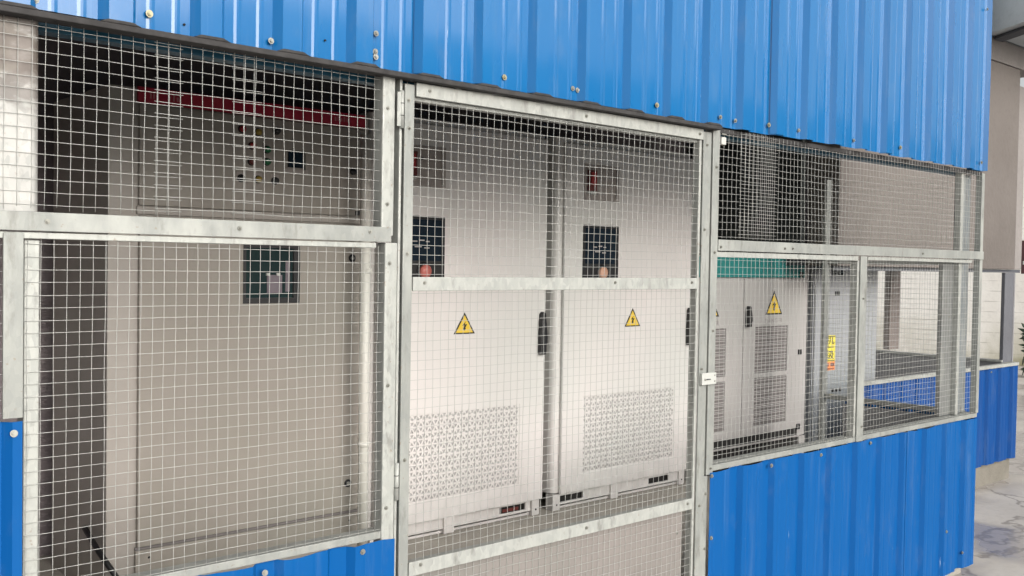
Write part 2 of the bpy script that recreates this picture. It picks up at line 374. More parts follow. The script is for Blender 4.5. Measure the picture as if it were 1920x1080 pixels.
# right end wall of the bay and the wall of the part set back behind it
t = thing('cladding_wall', 'low grey lined end wall of the bay running back from the corner', 'wall', (5.72, .5, 0), 'low blue cladding under the mesh fronts')
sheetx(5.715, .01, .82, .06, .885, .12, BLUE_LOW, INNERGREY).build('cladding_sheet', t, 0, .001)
mb = MB(); mb.box(5.672, 5.69, .06, .80, .41, .87, INNERGREY); mb.build('inner_lining', t)
t = lowwall('blue cladding of the set back bay beyond the corner, darkened for its shade', 6.15, 8.62, .175, .935, 5.95, 2, [(7.2, .91), (8.1, .91)], .006, .925, m_blue('shaded_deep_blue_sheet', (.002, .055, .225), (.003, .065, .25), .5, .15, .03, 1.5))  # the bay's shade is put into this darker blue
mb = MB(); mb.box(6.13, 8.62, .912, .955, .937, .962, ZINC_W); mb.build('sill_rail', t, .002)
t = thing('cladding_wall', 'grey low side wall with white capping at the far end of the set back bay', 'wall', (8.4, 1.5, .4), None)
mb = MB(); mb.box(8.40, 8.44, .96, 2.12, .40, .965, INNERGREY); mb.build('lining_sheet', t)
mb = MB(); mb.box(8.385, 8.455, .958, 2.12, .967, .985, ZINC_W); mb.build('capping', t, .002)
mb = MB(); mb.box(7.6, 8.38, 2.06, 2.11, .40, .985, INNERGREY); mb.build('rear_sheet', t)
mb = MB(); mb.box(7.6, 8.38, 2.04, 2.115, .987, 1.0, ZINC); mb.build('rear_capping', t)

# ------------------------------------------------------------------ wire mesh
CELL = .0292
def wires(x0, x1, z0, z1, y=0., seed=0., px=0., pz=0., amp=.0030, bulge=.005, r=.00072, ov=.006, axis='x', zfree=0.):
    mb = MB()
    def P(u, z, o):
        q = Vector((u * 3.1, z * 3.1, seed)); du = amp * noise.noise(q * 2.1 + Vector((0, 0, 11))); dz = amp * noise.noise(q * 2.1 + Vector((0, 0, 23)))
        dy = bulge * noise.noise(q * .8 + Vector((0, 0, 5))) + o
        return (u + du, y + dy, z + dz) if axis == 'x' else (y + dy, u + du, z + dz)
    u = x0 + px; i = 0
    while u <= x1 + 1e-6:
        j = .0011 * random.uniform(-1, 1); k = .0011 * random.uniform(-1, 1); n = max(3, int((z1 - z0) / .055))
        mb.tube([P(u + j + (k - j) * q / n, z0 - zfree * random.uniform(.3, 1) + (z1 + ov - z0 + zfree * .5) * q / n, r * .8) for q in range(n + 1)], r, WIRE, 5)
        u += CELL; i += 1
    z = z0 + pz
    while z <= z1 + 1e-6:
        j = .0009 * random.uniform(-1, 1); k = .0009 * random.uniform(-1, 1); n = max(3, int((x1 - x0) / .055))
        mb.tube([P(x0 - ov + (x1 - x0 + 2 * ov) * q / n, z + j + (k - j) * q / n, -r * .8) for q in range(n + 1)], r, WIRE, 5)
        z += CELL
    return mb

# --- left fence section
t = thing('mesh_fence', 'galvanised wire mesh fence section left of the gate, in front of the red banded cabinet', 'fence', (1.2, 0, .884), 'galvanised mesh fence sections')
LF = t
mb = MB()
pts = [(.60, .002)] + [(.60 + .135 - .018 + .018 * math.sin(a), .002 + .018 - .018 * math.cos(a)) for a in [i * math.pi / 12 for i in range(7)]] + [(.735, .10), (.60, .10)]
mb.vprism([(.56, .006), (.60, .002)] + pts[1:-1] + [(.56, .10)], 1.806, 2.262, ZINC_POST, False); o = mb.build('post', t); o['label'] = 'wide bright post stained at its top'
mb = MB(); mb.box(.655, .698, -.0105, -.004, 1.335, 1.757, ZINC); mb.build('clamp_bar', t, .0012)
mb = MB(); mb.box(.703, .737, .004, .055, .40, 1.742, ZINC_W); mb.build('post', t, .003)
mb = MB(); mb.box(-1.3, 1.708, -.0125, -.005, 1.762, 1.806, ZINC); o = mb.build('rail', t, .0015); o['label'] = 'horizontal rail bar across the middle'
screws(o, [(.748, 1.785), (1.226, 1.786), (1.634, 1.791), (.40, 1.786)], -.0125, SCMS)
mb = MB(); mb.box(-1.3, 1.66, -.006, .034, 1.7445, 1.759, ZINC_W); mb.build('rail', t, .0012)
mb = MB(); mb.box(.74, 1.70, -.004, .05, .886, .908, ZINC); mb.build('sill_rail', t, .0015)
mb = MB(); mb.box(1.673, 1.716, -.012, .035, 1.78, 2.263, ZINC_W); o = mb.build('post', t, .004); screws(o, [(1.69, 2.153), (1.692, 1.873)], -.012, SCMS)
mb = MB(); mb.box(1.690, 1.734, -.0095, .035, .858, 1.7605, ZINC_W); o = mb.build('post', t, .004); screws(o, [(1.705, 1.70), (1.705, 1.34), (1.705, .976)], -.0095, SCMS)
wires(-1.2525, 1.064, 1.822, 2.245, -.001, 1.3, .011, 0, .0028, .006, ov=.01, zfree=.014).build('wire_mesh', t)
wires(1.0078, 1.283, 1.816, 2.25, -.0055, 4.7, 0, .012, .003, .007, ov=.008, zfree=.014).build('wire_mesh', t)
wires(1.2125, 1.665, 1.82, 2.245, -.002, 8.9, .0, .004, .003, .006, ov=.004, zfree=.012).build('wire_mesh', t)
wires(.705, 1.685, .905, 1.745, -.001, 12.1, .004, .008, .002, .006).build('wire_mesh', t)
wires(-1.3, .664, 1.34, 1.75, -.001, 13.1, .004, .008, .002, .004).build('wire_mesh', t)

# --- gate
t = thing('mesh_gate', 'tall galvanised mesh gate in front of the two white cabinets', 'gate', (2.48, 0, .1))
mb = MB(); mb.box(1.7515, 1.786, -.0115, -.0045, .12, 2.233, ZINC); o = mb.build('stile', t, .0015); screws(o, [(1.765, 2.185), (1.768, 2.103), (1.768, 1.73), (1.768, 1.111)], -.0115, SCMS)
mb = MB(); mb.box(1.756, 1.782, .003, .03, .12, 2.236, ZINC); mb.build('stile', t, .002)
mb = MB(); mb.box(1.792, 3.176, -.0135, -.0055, 2.1995, 2.2405, ZINC_W); o = mb.build('rail', t, .0015); screws(o, [(1.841, 2.222), (2.518, 2.22), (3.150, 2.22)], -.0135, SCMS)
mb = MB(); mb.box(1.79, 3.158, .003, .03, 2.188, 2.236, ZINC); mb.build('rail', t, .002)
mb = MB(); mb.box(1.789, 3.157, -.0135, -.0055, 1.618, 1.660, ZINC_W); o = mb.build('rail', t, .0015); screws(o, [(1.832, 1.643), (2.682, 1.643), (3.12, 1.643)], -.0135, SCMS)
mb = MB(); mb.box(1.789, 3.157, -.0135, -.0055, .754, .797, ZINC_W); o = mb.build('rail', t, .0015); screws(o, [(1.832, .784), (2.557, .778), (3.124, .780)], -.0135, SCMS)
mb = MB(); mb.box(1.789, 3.157, .003, .03, .757, .792, ZINC); mb.build('rail', t, .002)
mb = MB(); mb.box(3.180, 3.229, -.0115, -.0045, .12, 2.233, ZINC); o = mb.build('stile', t, .0015); screws(o, [(3.2, 2.182), (3.195, 1.851), (3.195, 1.302), (3.20, .76)], -.0115, SCMS)
mb = MB(); mb.box(3.165, 3.1785, -.004, .03, .12, 2.225, ZINC_W); mb.build('stile', t, .002)
mb = MB(); mb.box(1.80, 3.118, .008, .012, .12, .756, m_paint('grey_kick_sheet', (.25, .228, .213), (.20, .185, .17), .4)); o = mb.build('kick_panel', t); screws(o, [(3.09, .665), (1.95, .6)], .008, SCMS)
w = wires(1.757, 3.176, .14, 2.20, .0005, 21.4, .006, .01, .0022, .007)
for k in range(48):         # cut wire ends standing above the top bar
    x = 1.763 + CELL * k; w.tube([(x, .0, 2.20), (x + random.uniform(-.002, .002), random.uniform(-.006, 0), 2.236 + random.uniform(.002, .012))], .0011, WIRE, 5)
w.tube([(1.77 + .05 * i, -.012 - .002 * math.sin(i), 2.243 + .006 * math.sin(i * .9) * (1 if i < 5 else .3)) for i in range(18)], .0011, WIRE, 5)
w.build('wire_mesh', t)
for zc in (2.155, 1.05):
    mb = MB(); mb.tube([(1.7405, -.010, zc - .055), (1.7405, -.010, zc + .055)], .0075, ZINC_W, 12)
    for q in (-.018, .018): mb.tube([(1.7405, -.010, zc + q - .001), (1.7405, -.010, zc + q + .001)], .0085, BLACK, 12)
    (mb.box(1.722, 1.739, -.0145, -.0125, zc - .05, zc + .05, ZINC_W) if zc > 2 else None); mb.build('hinge', t)
mb = MB(); mb.box(3.184, 3.274, -.026, -.012, 1.240, 1.286, LATCH); mb.box(3.205, 3.235, -.030, -.0255, 1.259, 1.263, BLACK); mb.cyl((3.20, 1.261), .004, -.032, -.025, SCREW, 8); mb.cyl((3.262, 1.252), .004, -.0285, -.025, SCREW, 8); mb.cyl((3.262, 1.275), .004, -.0285, -.025, SCREW, 8); mb.build('latch', t, .003)

# strip of steel between fence post and gate
mb = MB(); mb.box(1.7365, 1.746, -.007, .03, .10, 2.255, ZINC_W); tag(mb.build('hinge_post', bevel=.003), 'thin bright strip post carrying the gate hinges', 'post')

# --- right fence section
t = thing('mesh_fence', 'galvanised wire mesh fence section right of the gate, above the blue cladding', 'fence', (4.5, 0, .884), 'galvanised mesh fence sections')
mb = MB(); mb.box(3.240, 3.283, -.0125, .03, .875, 2.25, ZINC); o = mb.build('post', t, .003); screws(o, [(3.262, 2.10), (3.262, 1.763), (3.265, .90), (3.262, 1.45)], -.0125, SCMS)
mb = MB(); mb.box(3.236, 3.258, -.006, .03, .10, .872, ZINC); o = mb.build('post', t, .003); screws(o, [(3.247, .80), (3.247, .58)], -.006, SCMS)
mb = MB(); mb.box(3.286, 5.722, -.0135, -.0055, 1.770, 1.8145, ZINC); o = mb.build('rail', t, .0015); screws(o, [(3.30, 1.785), (3.752, 1.789), (3.813, 1.79), (5.0, 1.79)], -.0135, SCMS)
mb = MB(); mb.box(3.286, 4.38, -.006, .03, 1.7445, 1.766, ZINC_W); mb.build('rail', t, .0012)
mb = MB(); mb.box(4.475, 5.60, -.004, .03, 1.7495, 1.766, ZINC_W); mb.build('rail', t, .0012)
mb = MB(); mb.box(4.392, 4.452, -.0125, -.006, .886, 1.7665, ZINC); o = mb.build('post', t, .0015); screws(o, [(4.434, .955), (4.42, 1.566)], -.0125, SCMS)
mb = MB(); mb.box(4.378, 4.40, -.004, .035, .91, 1.744, ZINC_W); mb.build('post', t, .002)
mb = MB(); mb.box(3.286, 5.71, -.006, .06, .886, .909, ZINC); mb.build('sill_rail', t, .0015)
mb = MB(); mb.box(5.690, 5.724, -.008, .028, .91, 2.25, ZINC); o = mb.build('corner_post', t, .003)
mb = MB(); mb.box(5.532, 5.682, .05, .075, .912, 2.24, m_zinc('shaded_blue_zinc', (.21, .235, .25), .3)); mb.build('post', t, .003)  # zinc darkened: the shade behind the mesh is in its colour
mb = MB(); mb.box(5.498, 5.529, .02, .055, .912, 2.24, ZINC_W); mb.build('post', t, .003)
mb = MB(); mb.box(5.37, 5.495, .05, .075, .912, 1.742, m_zinc('shaded_grey_zinc', (.20, .205, .20), .3)); mb.build('post', t, .003)  # darker zinc stands in for the shade on this post
wires(3.292, 5.685, 1.82, 2.25, -.001, 31.7, .008, .006, .0035, .010).build('wire_mesh', t)
wires(3.43, 3.69, 1.822, 2.25, -.006, 37.7, .0, .018, .003, .008, ov=.01).build('wire_mesh', t)
wires(3.288, 4.376, .91, 1.765, -.001, 41.7, .008, .006, .002, .006).build('wire_mesh', t)
wires(4.472, 5.685, .91, 1.765, -.001, 43.9, .008, .006, .002, .006).build('wire_mesh', t)
mb = MB(); mb.box(3.305, 3.335, -.004, .02, 2.195, 2.225, LATCH); mb.box(3.30, 3.33, -.01, -.004, 2.232, 2.238, SCREW); mb.build('bracket', t, .002)

# --- return fence at the bay's right end
t = thing('mesh_fence', 'mesh fence running back from the corner, seen through the front mesh', 'fence', (5.7, .5, .884), 'galvanised mesh fence sections')
mb = MB(); mb.box(5.676, 5.716, .06, .93, .888, .916, ZINC); mb.build('sill_rail', t, .002)
mb = MB(); mb.box(5.68, 5.712, .06, .93, 1.735, 1.757, ZINC_W); mb.build('rail', t, .002)
mb = MB(); mb.box(5.66, 5.712, .935, .958, .40, 2.26, ZINC_W); o = mb.build('post', t, .003)
wires(.07, .93, .92, 1.735, 5.70, 51.1, .006, .004, .002, .006, axis='y').build('wire_mesh', t)
wires(.07, .93, 1.765, 2.25, 5.70, 53.1, .006, .004, .002, .006, axis='y').build('wire_mesh', t)

# ------------------------------------------------------------------ cabinets
YF = 1.32
GRP = 'electrical cabinets in a row behind the mesh'
def text_mesh(body, size, x, z, y, mat, parent, name, align='CENTER', sx=1.):
    cu = bpy.data.curves.new(name, 'FONT'); cu.body = body; cu.size = size; cu.align_x = align; cu.align_y = 'CENTER'; cu.extrude = .0006
    ob = bpy.data.objects.new(name, cu); COL.objects.link(ob)
    dg = bpy.context.evaluated_depsgraph_get(); me = bpy.data.meshes.new_from_object(ob.evaluated_get(dg)); bpy.data.objects.remove(ob)
    me.materials.clear(); me.materials.append(mat)
    for v in me.vertices: v.co = Vector((v.co.x * sx, -v.co.z, v.co.y))
    o = bpy.data.objects.new(name, me); COL.objects.link(o); o.parent = parent; o.location = Vector((x, y, z)) - wloc(parent); return o
def warning_sign(parent, xc, z0, w, h, y):
    mb = MB(); tri = lambda k, o: [(xc - w / 2 * k, z0 + h * (1 - k) * .30 + o), (xc + w / 2 * k, z0 + h * (1 - k) * .30 + o), (xc, z0 + h * (1 - k) * .30 + h * k + o)]
    mb.prism(tri(1, 0), y - .0012, y, SIGNBLK); mb.prism(tri(.80, 0), y - .0020, y - .001, YELLOW)
    b = [(.06, .62), (-.12, .36), (-.01, .38), (-.06, .20), (-.09, .20), (-.01, .06), (.07, .20), (.03, .22), (.12, .46), (.0, .43)]
    b = [(xc + px * w * .95, z0 + h * (pz * .78 + .10)) for px, pz in b]
    mb.prism(b[::-1], y - .0027, y - .0018, SIGNBLK); return mb.build('warning_sign', parent)
def lever(parent, xc, z0, z1, y, w=.05):
    mb = MB(); zm = (z0 + z1) / 2; h = z1 - z0
    mb.prism([(xc - w * .42, z0), (xc + w * .35, z0), (xc + w * .38, z0 + h * .22), (xc + w * .5, z0 + h * .28), (xc + w * .5, z0 + h * .42), (xc + w * .22, z1 - h * .05), (xc + w * .1, z1), (xc - w * .15, z1), (xc - w * .3, z1 - h * .06), (xc - w * .42, z0 + h * .4)], y - .03, y, BLACK)
    return mb.build('handle', parent, .006)
def perf(parent, x0, x1, z0, z1, y, mat, s=.034):
    """perforated star pattern: real triangular holes cut through a plate with a grey filter behind"""
    mb = MB(); hh = s * math.sqrt(3) / 2; rows = round((z1 - z0) / hh); hh = (z1 - z0) / rows; V = []; F = []; n = int((x1 - x0) / s)
    s = (x1 - x0) / (n + .5)
    def tri(a, b, c, k):
        ce = ((a[0] + b[0] + c[0]) / 3, (a[1] + b[1] + c[1]) / 3); o = len(V)
        for p in (a, b, c): V.append((p[0], y, p[1]))
        for p in (a, b, c): V.append((ce[0] + (p[0] - ce[0]) * k, y, ce[1] + (p[1] - ce[1]) * k))
        for p in (a, b, c): V.append((ce[0] + (p[0] - ce[0]) * k, y + .002, ce[1] + (p[1] - ce[1]) * k))
        for i in range(3):
            j = (i + 1) % 3; F.append((o + i, o + j, o + 3 + j, o + 3 + i)); F.append((o + 3 + i, o + 3 + j, o + 6 + j, o + 6 + i))
    for r in range(rows):
        za, zb = z0 + r * hh, z0 + (r + 1) * hh; oa = 0 if r % 2 == 0 else s / 2; ob = s / 2 - oa
        for i in range(n):
            a, b, c = (x0 + oa + i * s, za), (x0 + oa + (i + 1) * s, za), (x0 + ob + (i + (1 if ob < oa else 0)) * s, zb)
            k = .50 + .10 * (((i + 2 * (r % 3)) % 3) == 0)
            tri(a, b, c, k)
            d = (c[0] + s, zb)
            if d[0] <= x1 + 1e-5: tri(b, d, c, k + .03)
            else: V.extend([(p[0], y, p[1]) for p in (b, (min(d[0], x1), zb), c)]); m = len(V); F.append((m - 3, m - 2, m - 1))
        # solid slivers at both ends of the row
        V.extend([(x0, y, za), (x0 + oa, y, za), (x0 + ob, y, zb), (x0, y, zb)]); m = len(V); F.append((m - 4, m - 3, m - 2, m - 1))
        if oa > 0: tri((x0 + oa, za), (x0 + s, zb), (x0, zb), .54); continue
        V.extend([(x0 + oa + n * s, y, za), (x1, y, za), (x1, y, zb), (x0 + ob + n * s, y, zb)]); m = len(V); F.append((m - 4, m - 3, m - 2, m - 1))
    mb.add(V, F, mat)
    mb.box(x0, x1, y + .006, y + .010, z0, z1, VENTBACK)
    return mb.build('vent_panel', parent)

# -- cabinet with the red header
t = thing('electrical_cabinet', 'beige electrical cabinet with a red header band, leftmost behind the mesh', 'cabinet', (1.99, 1.6, .40), GRP)
mb = MB(); mb.box(1.372, 2.515, YF + .012, 1.955, .40, 2.345, BEIGE_S); body = mb.build('body', t, .003)
mb = MB(); mb.box(1.476, 2.488, YF - .004, YF + .011, 2.288, 2.347, REDBAND)
for k, (dx, hh) in enumerate([(0, .020), (.012, .024), (.026, .018), (.075, .018), (.09, .026), (.105, .016)]): mb.box(1.52 + dx, 1.527 + dx, YF - .0052, YF - .004, 2.306, 2.306 + hh, PALE)
for k, (dx, hh) in enumerate([(0, .016), (.014, .022), (.03, .014), (.045, .020), (.06, .018)]): mb.box(2.33 + dx, 2.338 + dx, YF - .0052, YF - .004, 2.309, 2.309 + hh, PALE)
hd = mb.build('header_band', t); hd['label'] = 'red header band with faint worn lettering'
mb = MB(); plate(mb, 1.482, 2.486, 1.902, 2.282, YF - .006, YF + .010, [(2.105, 2.19, 2.085, 2.165)], BEIGE); d1 = mb.build('door', t, .002); d1['label'] = 'upper door with indicator lamps and buttons'
mb = MB(); mb.box(2.112, 2.183, YF - .002, YF + .008, 2.092, 2.158, SCREEN); mb.box(2.09, 2.20, YF - .010, YF - .0065, 2.066, 2.0845, GREYPLATE); mb.build('meter', d1)
for x, z, m in [(1.895, 2.228, RED), (1.940, 2.165, RED), (1.938, 2.10, REDB), (1.893, 2.03, BLACK), (1.965, 2.222, YELB), (2.007, 2.155, GREEN), (2.007, 2.105, GREEN), (1.968, 2.03, YELB), (2.05, 2.236, BLACK), (2.045, 2.03, BLACK)]:
    mb = MB(); mb.box(x - .018, x + .018, YF - .0085, YF - .0062, z + .012, z + .026, GREYPLATE); mb.cyl((x, z), .016, YF - .012, YF - .006, BLACK, 16); mb.cyl((x, z), .0125, YF - .024, YF - .012, m, 14); mb.build('push_button', d1)
mb = MB(); mb.cyl((2.424, 2.095), .015, YF - .016, YF - .006, BLACK, 14); mb.box(2.44, 2.462, YF - .014, YF - .006, 1.905, 1.925, BLACK); mb.build('lock', d1)
mb = MB(); mb.box(1.476, 2.488, YF - .001, YF + .011, 1.868, 1.898, BEIGE_S); mb.build('divider', t, .002)
mb = MB(); plate(mb, 1.484, 2.484, .600, 1.862, YF - .008, YF + .010, [(1.908, 2.168, 1.522, 1.772)], BEIGE); d2 = mb.build('door', t, .0025); d2['label'] = 'large lower door with a dark window'
mb = MB(); plate(mb, 1.909, 2.167, 1.523, 1.771, YF - .006, YF + .006, [(1.922, 2.14, 1.545, 1.752)], BLACK); mb.box(1.921, 2.141, YF + .004, YF + .008, 1.544, 1.753, SCREEN_G)
mb.box(2.02, 2.088, YF - .001, YF + .004, 1.565, 1.64, DIMPLATE); mb.box(2.015, 2.03, YF - .003, YF + .003, 1.637, 1.648, LATCH); mb.box(2.062, 2.078, YF - .003, YF + .003, 1.637, 1.648, LATCH); mb.box(2.105, 2.125, YF + .001, YF + .005, 1.57, 1.70, DIMPLATE); mb.build('window', d2)
for x, z in [(2.424, 1.716), (2.417, .723)]:
    mb = MB(); mb.cyl((x, z), .017, YF - .013, YF - .008, BLACK, 16); mb.cyl((x, z), .008, YF - .017, YF - .012, SCREW, 10); mb.build('lock', d2)
mb = MB(); mb.box(1.478, 2.486, YF + .000, YF + .012, .587, .598, LOUVRE); mb.box(1.478, 2.486, YF - .006, YF + .011, .487, .586, BEIGE)
for x in (1.53, 2.43): mb.cyl((x, .555), .005, YF - .008, YF - .005, DARK, 8)
mb.build('base_panel', t, .0015)
mb = MB(); mb.box(1.48, 2.48, YF + .03, YF + .06, .40, .486, DARK); mb.build('plinth', t)

# -- the two white cabinets
def white_cabinet(label, x0, x1, perfx, sign, winx, dispx, knob, handle, near):
    t = thing('electrical_cabinet', label, 'cabinet', ((x0 + x1) / 2, YF + .3, .40), GRP)
    mb = MB()
    r = .035; pts = [(x0 + r - r * math.cos(a), YF + .006 + r - r * math.sin(a)) for a in [i * math.pi / 12 for i in range(7)]]
    mb.vprism([(x0, 1.92)] + pts + [(x1 - .01, YF + .006), (x1, YF + .016), (x1, 1.92)], .492, 2.372, WHITE, False)
    mb.build('body', t)
    dx0 = x0 + (.045 if near == 'b' else .018)
    holes = [(perfx[0], perfx[1], .583, .992), (winx[0], winx[1], 2.052, 2.242), (dispx[0], dispx[1], 1.63, 1.918)]
    mb = MB(); plate(mb, dx0, x1 - .004, .487, 2.342, YF - .016, YF + .004, holes, WHITE); d = mb.build('door', t, .004)
    perf(d, perfx[0], perfx[1], .583, .992, YF - .0135, WHITE)
    mb = MB(); plate(mb, winx[0] + .001, winx[1] - .001, 2.053, 2.241, YF - .019, YF - .006, [(winx[0] + .016, winx[1] - .016, 2.068, 2.226)], GREYPLATE); mb.box(winx[0] + .016, winx[1] - .016, YF - .008, YF - .005, 2.068, 2.226, GREYPLATE)
    o = mb.build('switch_plate', d)
    sx = winx[0] + .058
    mb = MB(); mb.box(sx - .028, sx + .028, YF - .03, YF - .009, 2.10, 2.212, REDB); mb.box(sx - .022, sx + .010, YF - .042, YF - .03, 2.13, 2.20, RED); mb.box(sx - .028, sx + .02, YF - .034, YF - .009, 2.082, 2.098, LATCH); mb.cyl((sx + .07, 2.185), .006, YF - .012, YF - .007, BLACK, 8); mb.build('isolator_switch', o, .002)
    mb = MB(); plate(mb, dispx[0] + .001, dispx[1] - .001, 1.631, 1.917, YF - .018, YF - .004, [(dispx[0] + .016, dispx[1] - .016, 1.71, 1.902)], BLACK); mb.box(dispx[0] + .016, dispx[1] - .016, YF - .010, YF - .006, 1.71, 1.902, SCREEN)
    xm = (dispx[0] + dispx[1]) / 2
    for px, pz, w_ in [(-.04, 1.80, .028), (0, 1.805, .03), (.035, 1.80, .022), (-.02, 1.775, .04), (.03, 1.77, .03)]: mb.box(xm + px - w_ / 2, xm + px + w_ / 2, YF - .0115, YF - .010, pz - .003, pz + .003, FAINT)
    o = mb.build('display', d)
    mb = MB(); mb.cyl((knob[0], 1.665), .042, YF - .021, YF - .018, BLACK, 20); mb.cyl((knob[0], 1.662), .03, YF - .04, YF - .021, knob[1], 18); mb.build('knob', o)
    warning_sign(d, sign, 1.361, .132, .104, YF - .0162)
    lever(d, handle, 1.238, 1.458, YF - .016, .052)
    # base frame with feet, cross rail and dark vents
    mb = MB()
    for fx in (x0 + .008, x1 - .058):
        mb.box(fx, fx + .05, YF + .0, YF + .06, .40, .485, WHITE)
        mb.cyl((fx + .025, .43), .006, YF - .003, YF + .001, BLACK, 8)
    v = [(x0 + .07, x0 + .245, .436, .470), (x1 - .32, x1 - .14, .436, .470)] if near == 'b' else [(x1 - .27, x1 - .095, .436, .470)]
    plate(mb, x0 + .06, x1 - .06, .424, .484, YF + .012, YF + .024, v, WHITE); mb.box(x0 + .06, x1 - .06, YF + .03, YF + .04, .43, .483, DARK)
    if near == 'a': mb.box(x1 - .24, x1 - .13, YF + .026, YF + .03, .438, .455, REDB)
    xm = (x0 + x1) / 2 - .07; mb.box(xm - .03, xm + .03, YF + .0, YF + .05, .401, .483, WHITE)
    mb.box(x0 + .06, x1 - .06, YF + .02, YF + .07, .402, .414, WHITE)
    mb.build('base_frame', t, .003)
    return t
white_cabinet('white cabinet with worn red switch knob, next to the red banded cabinet', 2.535, 3.602, (2.655, 3.43), 3.060, (2.672, 2.932), (2.672, 2.933), (2.81, PINK), 3.568, 'a')
white_cabinet('white cabinet with peach round knob, right one behind the gate', 3.688, 4.798, (3.888, 4.662), 4.276, (3.868, 4.142), (3.868, 4.148), (4.012, PEACH), 4.772, 'b')

# -- pale grey cabinet with teal header
t = thing('electrical_cabinet', 'pale grey two door cabinet with a teal header, right of the white cabinets', 'cabinet', (5.45, 1.65, .40), GRP)
mb = MB(); mb.box(4.862, 6.095, YF + .006, 1.95, .565, 1.772, GREYCAB); mb.build('body', t, .004)
mb = MB(); mb.box(4.866, 6.03, YF - .010, YF + .005, 1.640, 1.768, TEAL); o = mb.build('header_band', t, .002)
for x0, x1, gx, sg in [(4.872, 5.335, (4.90, 5.158), 4.985), (5.341, 6.02, (5.472, 5.836), 5.670)]:
    hl = [(*gx, 1.022, 1.322), (*gx, .684, .992)]
    mb = MB(); plate(mb, x0, x1, .632, 1.634, YF - .012, YF + .004, hl, GREYCAB); d = mb.build('door', t, .003)
    for h in hl:
        mb = MB(); mb.box(h[0] + .001, h[1] - .001, YF - .007, YF - .003, h[2] + .001, h[3] - .001, LOUVRE)
        k = h[2] + .02
        while k < h[3] - .012: mb.box(h[0] + .003, h[1] - .003, YF - .010, YF - .007, k, k + .006, FAINT); k += .022
        mb.build('filter_grille', d)
    warning_sign(d, sg, 1.398, .19, .156, YF - .0122)
    text_mesh('DANGER', .045, sg, 1.355, YF - .0125, FAINT, d, 'sign_lettering', sx=1.1)
lever(t, 5.372, 1.325, 1.458, YF - .013, .05)
mb = MB()
for z in (.632, 1.137, 1.66): mb.box(5.965, 6.0, YF - .020, YF - .0125, z - .018, z + .018, BLACK)
mb.build('hinge', t)
mb = MB(); plate(mb, 4.87, 6.02, .562, .630, YF - .006, YF + .004, [(4.89, 5.985, .572, .622)], GREYCAB); mb.box(4.88, 6.01, YF + .004, YF + .0058, .57, .626, DARK); mb.build('vent_strip', t)
mb = MB(); mb.box(4.88, 6.08, YF + .05, 1.9, .402, .562, DARK)
for fx in (4.87, 6.02): mb.box(fx, fx + .07, YF + .0, YF + .08, .40, .561, GREYCAB)
mb.build('plinth', t)

# -- last cabinet
t = thing('electrical_cabinet', 'blue grey cabinet with a yellow sticker, rightmost and half hidden by posts', 'cabinet', (6.6, 1.65, .40), GRP)
mb = MB(); mb.box(6.17, 7.03, YF + .006, 1.95, .47, 1.80, GREYBLUE); mb.build('body', t, .004)
mb = MB(); mb.box(6.18, 7.02, YF - .008, YF + .004, .50, 1.785, GREYBLUE); d = mb.build('door', t, .003)
mb = MB(); mb.box(6.385, 6.525, YF - .014, YF - .0085, 1.655, 1.735, SCREEN); mb.build('meter', d, .002)
mb = MB(); mb.box(6.425, 6.475, YF - .02, YF - .0085, 1.515, 1.545, BLACK); mb.build('lock', d, .002)
mb = MB(); mb.box(6.295, 6.445, YF - .0105, YF - .0085, 1.052, 1.235, YELLOW2); mb.box(6.295, 6.445, YF - .0105, YF - .0085, .990, 1.0515, ORANGE); mb.box(6.30, 6.44, YF - .0112, YF - .0105, 1.225, 1.231, SIGNBLK); mb.box(6.30, 6.44, YF - .0112, YF - .0105, 1.056, 1.061, SIGNBLK); o = mb.build('sticker', d); o['label'] = 'yellow sticker with black characters over an orange strip'
for k, ch in enumerate('机一级'): text_mesh(ch, .066, 6.37, 1.198 - .052 * k, YF - .011, SIGNBLK, o, 'lettering', sx=1.75)
mb = MB(); mb.box(6.31, 6.43, YF - .0112, YF - .0105, .998, 1.004, REDB); mb.box(6.31, 6.36, YF - .0112, YF - .0105, 1.018, 1.04, REDB); mb.box(6.385, 6.43, YF - .0112, YF - .0105, 1.018, 1.04, REDB); mb.build('lettering', o)
mb = MB()
for k in range(3): mb.cyl((6.42 + .05 * k, .845), .012, YF - .016, YF - .008, BLACK, 10)
mb.build('cable_gland', d)
mb = MB(); mb.box(6.19, 7.0, YF + .03, 1.9, .40, .469, DARK); mb.build('plinth', t)

# -- pipe and cable beside the first cabinet
mb = MB(); mb.tube([(2.425, 1.20, .40), (2.422, 1.20, 1.2), (2.415, 1.20, 2.25)], .023, PLASTIC, 16)
for z in (.9, 1.65): mb.tube([(2.424, 1.20, z), (2.424, 1.20, z + .022)], .026, PLASTIC, 16)
tag(mb.build('conduit_pipe'), 'pale vertical plastic conduit pipe beside the red banded cabinet', 'pipe')
mb = MB(); mb.tube([(1.352, 1.50, .66), (1.355, 1.36, .60), (1.385, 1.29, .53), (1.415, 1.25, .46), (1.425, 1.19, .415), (1.41, 1.05, .412), (1.33, .92, .412)], .011, BLACK, 8)
tag(mb.build('cable'), 'black cable trailing over the floor at the beige cabinet', 'cable')

